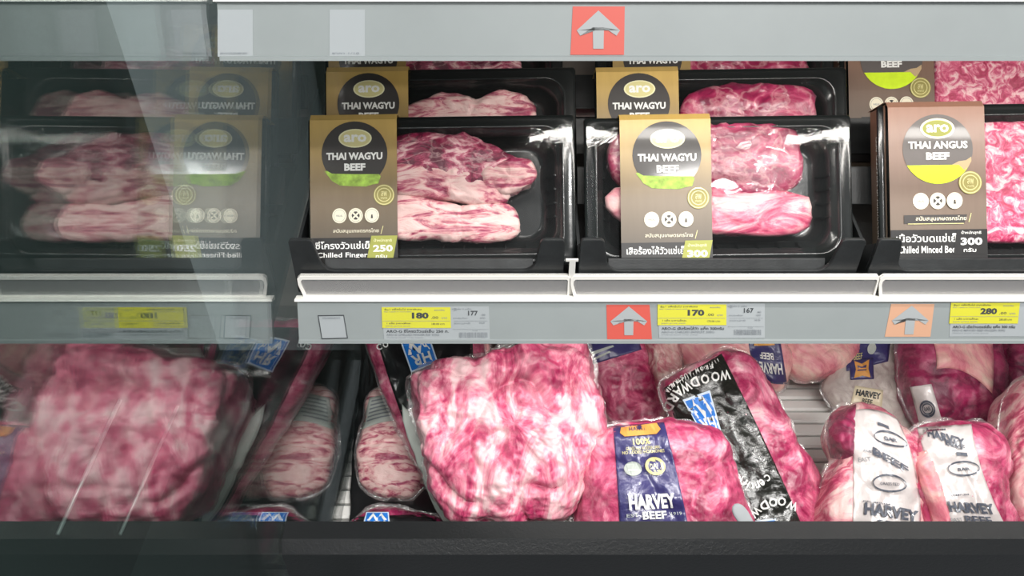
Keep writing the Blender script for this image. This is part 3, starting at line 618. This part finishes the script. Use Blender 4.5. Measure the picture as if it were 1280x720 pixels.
# ---------------------------------------------------------------- vacuum packed meat in the well
def nrm(el, az=0):
    e = math.radians(el); a = math.radians(az); return Vector((math.sin(a)*math.cos(e), -math.cos(a)*math.cos(e), math.sin(e)))
class Pack:
    def letters(s, txt, pts, w, h, nm='lettering', off=.0026):
        """single letters strung along a path, heads away from the path's left side"""
        g = MB(); n = len(pts)
        for i, ch in enumerate(txt):
            if ch == ' ': continue
            a, b = Vector(pts[max(0, i-1)]), Vector(pts[min(n-1, i+1)]); d = (b-a).normalized()
            v, f = text2d(ch, .03); k = {'I': .35, 'i': .35, 'l': .35, 't': .6, 'W': 1.25}.get(ch, 1)
            vf = cut2d(([(x*w*k, y*h) for x, y in v], f), 3.0)
            g.add([s.hit(pts[i][0]+x*d.x+y*d.y, pts[i][1]+x*d.y-y*d.x, off) for x, y in vf[0]], vf[1])
        return g.build(nm, white, s.lab)
    def __init__(s, name, lab, out, z, m, up=.035, dn=.035, el=60, az=0, cat='meat pack', seed=0, amp=.005, freq=24, folds=.003, edge=.006, NA=110, NR=30, group='vacuum packed meat in the well', **kw):
        cx = sum(p[0] for p in out)/len(out); cy = sum(p[1] for p in out)/len(out)
        p0 = on_z(cx, cy, z); n = nrm(el, az)
        v, f, r0, na, c3, n = blob(out, p0, n, up, dn, NA, NR, amp=amp, freq=freq, seed=seed, folds=folds, **kw)
        s.t = thing(name, lab, cat, (c3.x, c3.y, min(p.z for p in v)), group=group)
        g = MB(); g.add(v, f); s.body = g.build('meat', m, s.t, smooth=True)
        s.bvh = BVHTree.FromPolygons(v, f); s.c = c3; s.n = n; s.seed = seed
        if edge:
            g = MB(); rim = [v[r0+k] for k in range(na)]; vs = []
            for j in range(4):
                for k, p in enumerate(rim):
                    d = (p-c3); d -= n*d.dot(n); d.normalize()
                    wav = noise.noise(Vector((k*.35, seed, j*.5)))
                    e = edge*(.7+.5*noise.noise(Vector((k*.12, seed*3, 0))))
                    vs.append(p+d*(e*j/3-.0015*(j == 0))+n*(wav*.004*j/3))
            g.add(vs, [(j*na+k, (j+1)*na+k, (j+1)*na+(k+1) % na, j*na+(k+1) % na) for j in range(3) for k in range(na)])
            g.build('bag_edge', bag, s.t, smooth=True)
    def hit(s, px, py, off):
        d = ray(px, py); h = s.bvh.ray_cast(CAM, d)
        if h[0] is not None: return h[0]+(s.n-d).normalized()*off
        # beyond the silhouette: nearest surface point to the line of sight
        q = CAM+d*(s.c-CAM).dot(d); h = s.bvh.find_nearest(q); return h[0]+h[1]*off
    def label(s, name, quad, m, off=.0012, nu=22, nv=28, wr=.0005, lab=None, bulge=(0, 0, 0, 0)):
        """film label laid on the pack; quad = TL TR BR BL; bulge bows top/right/bottom/left edges (px)"""
        s.q = quad; s.bu = bulge; g = MB(); vs = []
        for j in range(nv+1):
            for i in range(nu+1):
                x, y = s.uv(i/nu, j/nv); ed = min(i, nu-i, j, nv-j)/3; tk = min(1, ed) if wr > .002 else 1
                p = s.hit(x, y, off+(wr*(1.0+noise.noise(Vector((x*.12, y*.12, s.seed)))) if wr > .002 else wr*noise.noise(Vector((x*.15, y*.15, s.seed))))*tk)
                vs.append(p)
        w_ = nu+1; g.add(vs, [(j*w_+i, j*w_+i+1, (j+1)*w_+i+1, (j+1)*w_+i) for j in range(nv) for i in range(nu)])
        o = g.build(name, m, s.t, smooth=True); md = o.modifiers.new('t', 'SOLIDIFY'); md.thickness = .0005
        if lab: o['label'] = lab
        s.lab = o; return o
    def uv(s, u, v):
        a, b, c, d = s.q; tp, rt, bt, lf = s.bu
        x = a[0]*(1-u)*(1-v)+b[0]*u*(1-v)+c[0]*u*v+d[0]*(1-u)*v; y = a[1]*(1-u)*(1-v)+b[1]*u*(1-v)+c[1]*u*v+d[1]*(1-u)*v
        bu = 4*u*(1-u); bv = 4*v*(1-v)
        return x+(rt*u+lf*(1-u))*bv, y+(tp*(1-v)+bt*v)*bu
    def print(s, items, name='lettering', off=.0030, step=.05, parent=None):
        """items authored in label units (u right, v down, both 0..1)"""
        mats = []; g = MB()
        for j, (vf, m) in enumerate(items):
            if m not in mats: mats.append(m)
            vf = cut2d(vf, step); g.add([s.hit(*s.uv(x, y), off+.00015*j) for x, y in vf[0]], vf[1], mats.index(m))
        return g.build(name, mats, parent or s.lab)
def hrw(p, quad, rot=0):
    """blue tile with the white W above H R ; quad TL TR BR BL in the logo's own upright sense"""
    sv = (p.q, p.bu, p.lab)
    base = p.lab
    p.q = quad; p.bu = (0, 0, 0, 0)
    p.print([(rect(0, 0, 1, 1), blueb), (rect(.05, .05, .95, .95), blue), (pol((.10, .52), (.22, .50), (.34, .76), (.50, .40), (.66, .76), (.78, .50), (.90, .52), (.68, .95), (.50, .64), (.32, .95)), white),
             (T(.31, .30, .30, .34, 'H', .03), white), (T(.69, .30, .30, .34, 'R', .03), white)], name='logo_tile', off=.0018, step=.16, parent=base)
    p.q, p.bu, p.lab = sv

# -- back row
e = Pack('vacuum_pack', 'small pale pink pack peeping out right of the blue logo, under the rail', [(560, 410), (604, 408), (614, 430), (612, 455), (590, 470), (565, 455)], -.275, m_fat, seed=21, el=62, NA=70, NR=20)
f_ = Pack('vacuum_pack', 'black printed pack barely showing above the big roast', [(604, 405), (645, 405), (655, 430), (650, 450), (612, 452), (602, 430)], -.30, m_deep, seed=22, up=.03, NA=70, NR=20, el=62)
f_.label('label', [(606, 408), (646, 408), (650, 446), (608, 448)], blkwr, nu=10, nv=10)
f_.print([(T(.5, .75, .7, .12, 'WOODWARD', .01), white)])
gk = Pack('vacuum_pack', 'pink pack with navy band, right behind the big roast', [(722, 412), (790, 408), (806, 425), (815, 455), (826, 495), (834, 535), (805, 552), (765, 550), (750, 510), (737, 465)], -.305, m_rosy, seed=23, el=60, up=.035, dn=.03)
gk.label('label', [(728, 424), (796, 418), (802, 437), (740, 456)], navy, nu=16, nv=10)
gk.print([(pol((.05, .55), (.5, .42), (.52, .5), (.07, .68)), paper), (pol((.08, .78), (.4, .66), (.42, .72), (.1, .86)), paper)])
hk = Pack('vacuum_pack', 'pinkish grey crumpled pack between the navy banded pack and the black bag', [(798, 408), (834, 405), (846, 430), (852, 460), (846, 485), (828, 500), (816, 478), (806, 445)], -.275, m_grey, seed=24, el=60, NA=80, NR=22, amp=.007)
kk = Pack('vacuum_pack', 'pink pack with upside down navy label behind the black bag', [(838, 415), (880, 405), (940, 405), (972, 412), (986, 440), (984, 472), (968, 492), (945, 480), (900, 470), (855, 472)], -.305, m_fat, seed=25, el=60)
kk.label('label', [(984, 480), (942, 470), (934, 418), (974, 418)], navy, nu=14, nv=16, bulge=(4, 0, 0, 0))
kk.print([(T(.50, .30, .84, .22, 'HARVEY', .03), white), (T(.5, .55, .42, .14, 'BEEF', .02), white), (pol((.2, .78), (.85, .74), (.8, .98), (.25, 1)), orange)])
lk = Pack('vacuum_pack', 'pale pink fatty pack above the bare white grille', [(976, 412), (1040, 406), (1068, 415), (1070, 440), (1060, 458), (1035, 470), (1002, 477), (982, 462)], -.305, m_fat, seed=26, el=60)
mk = Pack('vacuum_pack', 'nearly empty clear bag with navy crest and cream label', [(1028, 478), (1045, 455), (1060, 425), (1112, 418), (1132, 450), (1142, 510), (1125, 548), (1070, 540), (1038, 505)], -.325, m_film, seed=27, el=60, up=.018, dn=.02)
mk.label('navy_label', [(1057, 422), (1114, 420), (1110, 452), (1058, 464)], navy, nu=14, nv=10)
mk.print([(ell(.58, .42, .10, .20, 16), paper), (T(.27, .62, .2, .2, 'BEEF', .01), foil)])
mk.label('crest_label', [(1062, 450), (1091, 447), (1092, 474), (1063, 475)], navy, nu=8, nv=8, off=.0020)
mk.print([(pol((.18, .08), (.5, .25), (.82, .08), (.78, .5), (.85, .92), (.5, .82), (.15, .92), (.24, .5)), orange), (pol((.3, .3), (.5, .4), (.7, .3), (.68, .45), (.32, .45)), navy), (rect(.3, .52, .7, .58), navy)], off=.0030, step=.2)
mk.label('cream_label', [(1069, 482), (1104, 488), (1101, 520), (1061, 512)], cream, nu=8, nv=8)
mk.print([(T(.5, .26, .84, .26, 'HARVEY', .03), ink), (T(.5, .56, .34, .22, 'BEEF', .01), ink)], step=.2)
nk = Pack('vacuum_pack', 'raspberry red pack with pale fat on top, below the 280 label', [(1122, 430), (1140, 408), (1230, 404), (1246, 430), (1251, 480), (1245, 525), (1200, 540), (1150, 532), (1128, 492)], -.295, m_deep, seed=28, el=58, up=.04, dn=.035)
nk.label('fat_cap', [(1160, 412), (1238, 412), (1240, 492), (1170, 462)], m_fat, off=.001, wr=.003, nu=18, nv=18, bulge=(0, 3, -12, 4))
nk.label('label', [(1137, 484), (1164, 480), (1178, 528), (1150, 534)], wlabel, nu=8, nv=12)
nk.print([(ring(.5, .6, .34, .22, .06, 20), inkb), (ring(.5, .6, .24, .15, .04, 20), inkb), (T(.5, .6, .3, .1, 'BAR', .02), inkb)])
rk = Pack('vacuum_pack', 'dark red pack cut by the right edge, below the rail', [(1250, 425), (1275, 408), (1320, 410), (1330, 450), (1310, 490), (1265, 500), (1250, 470)], -.305, m_deep, seed=29, NA=80, NR=22)
# -- left corner
uk = Pack('vacuum_pack', 'flat black wrap added lowest for the shade and dark plastic of the left corner', [(452, 400), (520, 396), (600, 400), (612, 480), (616, 600), (620, 700), (540, 735), (448, 735), (435, 690), (438, 640), (441, 580), (447, 520), (453, 440)], -.344, blkbag, seed=30, el=82, up=.008, dn=.004, sq=.35, folds=.001, amp=.003, edge=.002)  # added over the pale slats, stands in for shade and dark plastic
uk.body.name = 'wrapper'
bk = Pack('vacuum_pack', 'pink pack with grey printed label standing against the glass', [(448, 560), (455, 520), (464, 492), (500, 485), (530, 520), (545, 560), (530, 605), (505, 624), (458, 613), (447, 592)], -.318, m_pale, seed=31, el=66, up=.022, dn=.016)
bk.label('paper_label', [(462, 497), (500, 490), (500, 526), (452, 537)], paper, nu=14, nv=10, bulge=(0, 0, -3, 0))
bk.print([(rect(.1, .12+.13*i, .9-.07*(i % 3), .17+.13*i), inkg) for i in range(6)], step=.25)
ck = Pack('vacuum_pack', 'black wrapped pack with blue logo in the bottom left corner', [(438, 668), (447, 648), (475, 636), (510, 638), (550, 648), (560, 690), (500, 712), (448, 705)], -.31, m_deep, seed=32, up=.03, dn=.025)
ck.label('label', [(442, 646), (545, 642), (550, 700), (446, 700)], blkbag, nu=14, nv=12)
hrw(ck, [(488, 660), (452, 662), (458, 640), (486, 640)])
ak = Pack('vacuum_pack', 'long pack in black wrapper with blue logo, left of the big roast', [(456, 408), (520, 400), (588, 404), (606, 440), (612, 520), (606, 600), (592, 660), (560, 672), (546, 640), (528, 595), (505, 550), (482, 500), (466, 455)], -.262, m_rosy, seed=33, el=62, up=.024, dn=.035, NR=34)
ak.label('label', [(467, 410), (590, 408), (600, 655), (560, 660)], blkbag, nu=24, nv=40, bulge=(0, 0, 0, -6))
ak.letters('CO', [(474, 434), (482, 431)], 7, 8)
hrw(ak, [(548, 454), (514, 466), (500, 426), (536, 418)])
q_ = ak.q; ak.q = [(515, 470), (556, 458), (557, 462), (516, 474)]; ak.bu = (0,)*4
ak.print([(T(.5, .5, 1, .9, 'PRODUCT OF AUSTRALIA', .02), paper)], off=.002)
# -- the big roast
dk = Pack('vacuum_pack', 'biggest rose roast, bulky square block in clear film at the centre', [(514, 486), (526, 466), (560, 452), (610, 441), (665, 431), (712, 427), (732, 434), (742, 470), (757, 520), (753, 560), (738, 600), (716, 640), (690, 654), (640, 656), (590, 655), (556, 640), (538, 600), (524, 540)], -.205, m_roast, seed=34, el=55, up=.060, dn=.060, NA=200, NR=70, sq=.42, amp=.010, freq=21, folds=.010, ffreq=15, edge=.008)
v, f, *_ = blob([(500, 500), (512, 492), (524, 540), (540, 600), (562, 645), (580, 662), (562, 664), (538, 622), (520, 572), (506, 535)], dk.c-dk.t.location*0+Vector((0, .02, -.02)), nrm(55), .003, .003, 60, 8, amp=.002, freq=60, seed=50)
g = MB(); g.add(v, f); g.build('soaker_pad', paper, dk.t, smooth=True)
# -- front row
jk = Pack('vacuum_pack', 'black wrapped pack with blue logo lying diagonally right of centre', [(826, 487), (842, 468), (884, 446), (912, 438), (938, 446), (955, 476), (976, 514), (1002, 560), (1023, 600), (1020, 640), (1008, 690), (962, 704), (930, 690), (900, 640), (868, 575), (840, 525)], -.280, m_rosy, seed=35, el=58, up=.038, dn=.04, NA=140, NR=44, amp=.006, folds=.004)
jk.label('label', [(828, 486), (902, 442), (1012, 680), (936, 700)], blkwr, nu=34, nv=60, wr=.0014, bulge=(0, 3, 0, -6))
jk.print([(pol((.04+.045*i, .012), (.052+.045*i, .010), (.046+.045*i, .03)), white) for i in range(20)], name='bag_teeth')
jk.letters('WOODWARD', [(906, 469), (894, 471), (881, 474), (868, 478), (857, 484), (848, 490), (841, 499), (835, 509)], 10.5, 12.5)
jk.letters('FROM AUSTRALIA', [(889, 458), (883, 459.5), (877, 461), (871, 463), (866, 465), (862, 467), (857, 469.5), (852, 472), (848, 475), (845, 477.5), (841.5, 480.5), (839, 483), (836.5, 486), (834.5, 489)], 4.2, 5.5)
jk.letters('Certified', [(959, 597), (952, 603), (946, 606), (940, 608), (935, 606), (931, 603), (926, 600), (922, 598), (917, 596)], 6, 9, nm='script_lettering')
jk.letters('WOODWARD', [(990, 632), (977, 627), (966, 628), (955, 632), (944, 640), (938, 650), (934, 662), (932, 674)], 10.5, 11)
hrw(jk, [(903, 545), (882, 550), (853, 500), (887, 488)])
hrw(jk, [(965, 690), (925, 690), (935, 652), (970, 648)])
ik = Pack('vacuum_pack', 'plump rose pack with navy label in front, right of the big roast', [(718, 610), (724, 575), (744, 546), (775, 530), (828, 526), (868, 536), (900, 548), (918, 575), (926, 612), (940, 650), (940, 690), (900, 706), (820, 708), (735, 702), (716, 655)], -.235, m_rosy, seed=36, el=58, up=.052, dn=.038, NA=150, NR=46, amp=.006, folds=.005)
ik.label('label', [(766, 532), (830, 528), (866, 690), (776, 694)], navy, nu=30, nv=50, wr=.001, bulge=(0, 2, 0, 1), lab='navy film label with white lettering')
ik.print([(pol((.15, .02), (.85, .0), (.9, .05), (.8, .085), (.2, .09), (.12, .06)), orange), (T(.5, .035, .4, .03, 'HARVEY', .01), navy), (T(.5, .135, .32, .05, '100%', .03), foil), (T(.5, .185, .6, .025, 'GRASS FED AUSTRALIAN', .01), foil), (T(.5, .215, .75, .025, 'NO ADDED HORMONES', .01), foil),
          (ell(.28, .34, .15, .055), paper), (pol((.2, .34), (.28, .32), (.36, .34), (.36, .355), (.2, .355)), white), (ell(.66, .33, .17, .07), foil), (ell(.66, .33, .12, .05), navy), (T(.66, .33, .18, .04, 'BAR', .03), foilL),
          (T(.52, .60, .72, .115, 'HARVEY', .045), white), (T(.53, .705, .36, .06, 'BEEF', .03), white), (T(.2, .70, .18, .025, 'EST', .01), paper), (T(.86, .70, .16, .025, '1919', .01), paper), (pol((.12, .80), (.8, .79), (.84, .9), (.1, .9)), orange)])
# paper corner sticking out beside the black bag
pc = Pack('paper_tag', 'small white paper corner poking out between navy pack and black bag', [(914, 636), (922, 628), (936, 640), (948, 668), (940, 672), (924, 655)], -.195, card, up=.002, dn=.002, seed=37, amp=.0005, folds=0, edge=0, NA=30, NR=8, cat='tag', group=None, el=55)
pc.body.name = 'sheet'
ok = Pack('vacuum_pack', 'knobbly pack with white label, right of the bare grille', [(1036, 528), (1052, 508), (1080, 508), (1118, 524), (1140, 552), (1142, 600), (1148, 660), (1142, 700), (1100, 712), (1030, 705), (1016, 655), (1028, 600), (1044, 572), (1034, 552)], -.285, m_rim, seed=38, el=58, up=.045, dn=.05, NA=140, NR=40, folds=.005)
ok.label('knob', [(1034, 520), (1070, 505), (1068, 568), (1038, 572)], m_deep, off=.0008, wr=.004, nu=14, nv=18, bulge=(0, 0, 4, -3), lab='dark red knob of meat')
ok.label('label', [(1063, 514), (1122, 524), (1146, 690), (1064, 694)], wlabel, nu=28, nv=50, wr=.0012, bulge=(-7, 14, 0, 3))
ok.print([(ring(.68, .19, .30, .055, .014, 26), inkb), (T(.68, .195, .22, .028, 'BAR', .03), inkb), (pol((.5, .085), (.7, .10), (.7, .125), (.6, .11), (.5, .11)), inkb), (T(.36, .30, .38, .02, 'AUSTRALIA', .02, rot=6), inkb), (T(.60, .345, .55, .055, 'BEEF', .035, rot=12), inkb), (T(.18, .345, .2, .03, 'EAST', .0), inkg),
          (ring(.55, .51, .26, .065, .014, 26), inkb), (T(.55, .515, .3, .02, 'GRASS FED', .01), inkb), (T(.56, .71, .80, .085, 'HARVEY', .045, rot=4), inkb), (T(.56, .80, .40, .05, 'BEEF', .03, rot=4), inkb), (T(.34, .645, .4, .012, 'PREMIUM', .01, rot=4), inkb)])
pk = Pack('vacuum_pack', 'pack with white label and orange fat, beside the right edge roast', [(1124, 580), (1128, 556), (1146, 534), (1180, 527), (1226, 530), (1250, 552), (1256, 590), (1250, 625), (1262, 660), (1266, 700), (1210, 712), (1155, 708), (1146, 660), (1132, 615)], -.285, m_rosy, seed=39, el=58, up=.045, dn=.05, NA=140, NR=40, folds=.006)
pk.label('fat_cap', [(1134, 570), (1160, 562), (1196, 690), (1172, 694)], m_fat, off=.001, wr=.003, nu=12, nv=24, bulge=(0, 5, 0, 6), lab='band of orange white fat')
pk.label('label', [(1146, 534), (1214, 530), (1276, 690), (1188, 694)], wlabel, nu=28, nv=50, wr=.0012, bulge=(0, -10, 0, 0))
pk.print([(T(.48, .095, .66, .07, 'HARVEY', .04, rot=9), inkb), (T(.62, .155, .34, .045, 'BEEF', .03, rot=9), inkb), (T(.3, .03, .4, .014, 'PREMIUM', .01), inkb), (pol((.6, .21), (.8, .22), (.8, .25), (.7, .24), (.6, .24)), inkb),
          (ring(.66, .34, .30, .06, .014, 26), inkb), (T(.66, .345, .22, .024, 'BAR', .03), inkb), (T(.40, .54, .4, .014, 'PREMIUM', .01), inkb), (T(.56, .645, .76, .085, 'HARVEY', .045, rot=3), inkb), (T(.60, .74, .42, .06, 'BEEF', .03, rot=3), inkb), (T(.24, .73, .2, .03, 'EAST', .0), inkg)])
qk = Pack('vacuum_pack', 'pale pink roast cut by the right edge', [(1250, 540), (1256, 500), (1272, 478), (1310, 465), (1350, 500), (1350, 640), (1330, 705), (1280, 710), (1256, 660), (1250, 600)], -.28, m_rim, seed=40, el=58, up=.05, dn=.055, NA=120, NR=36)
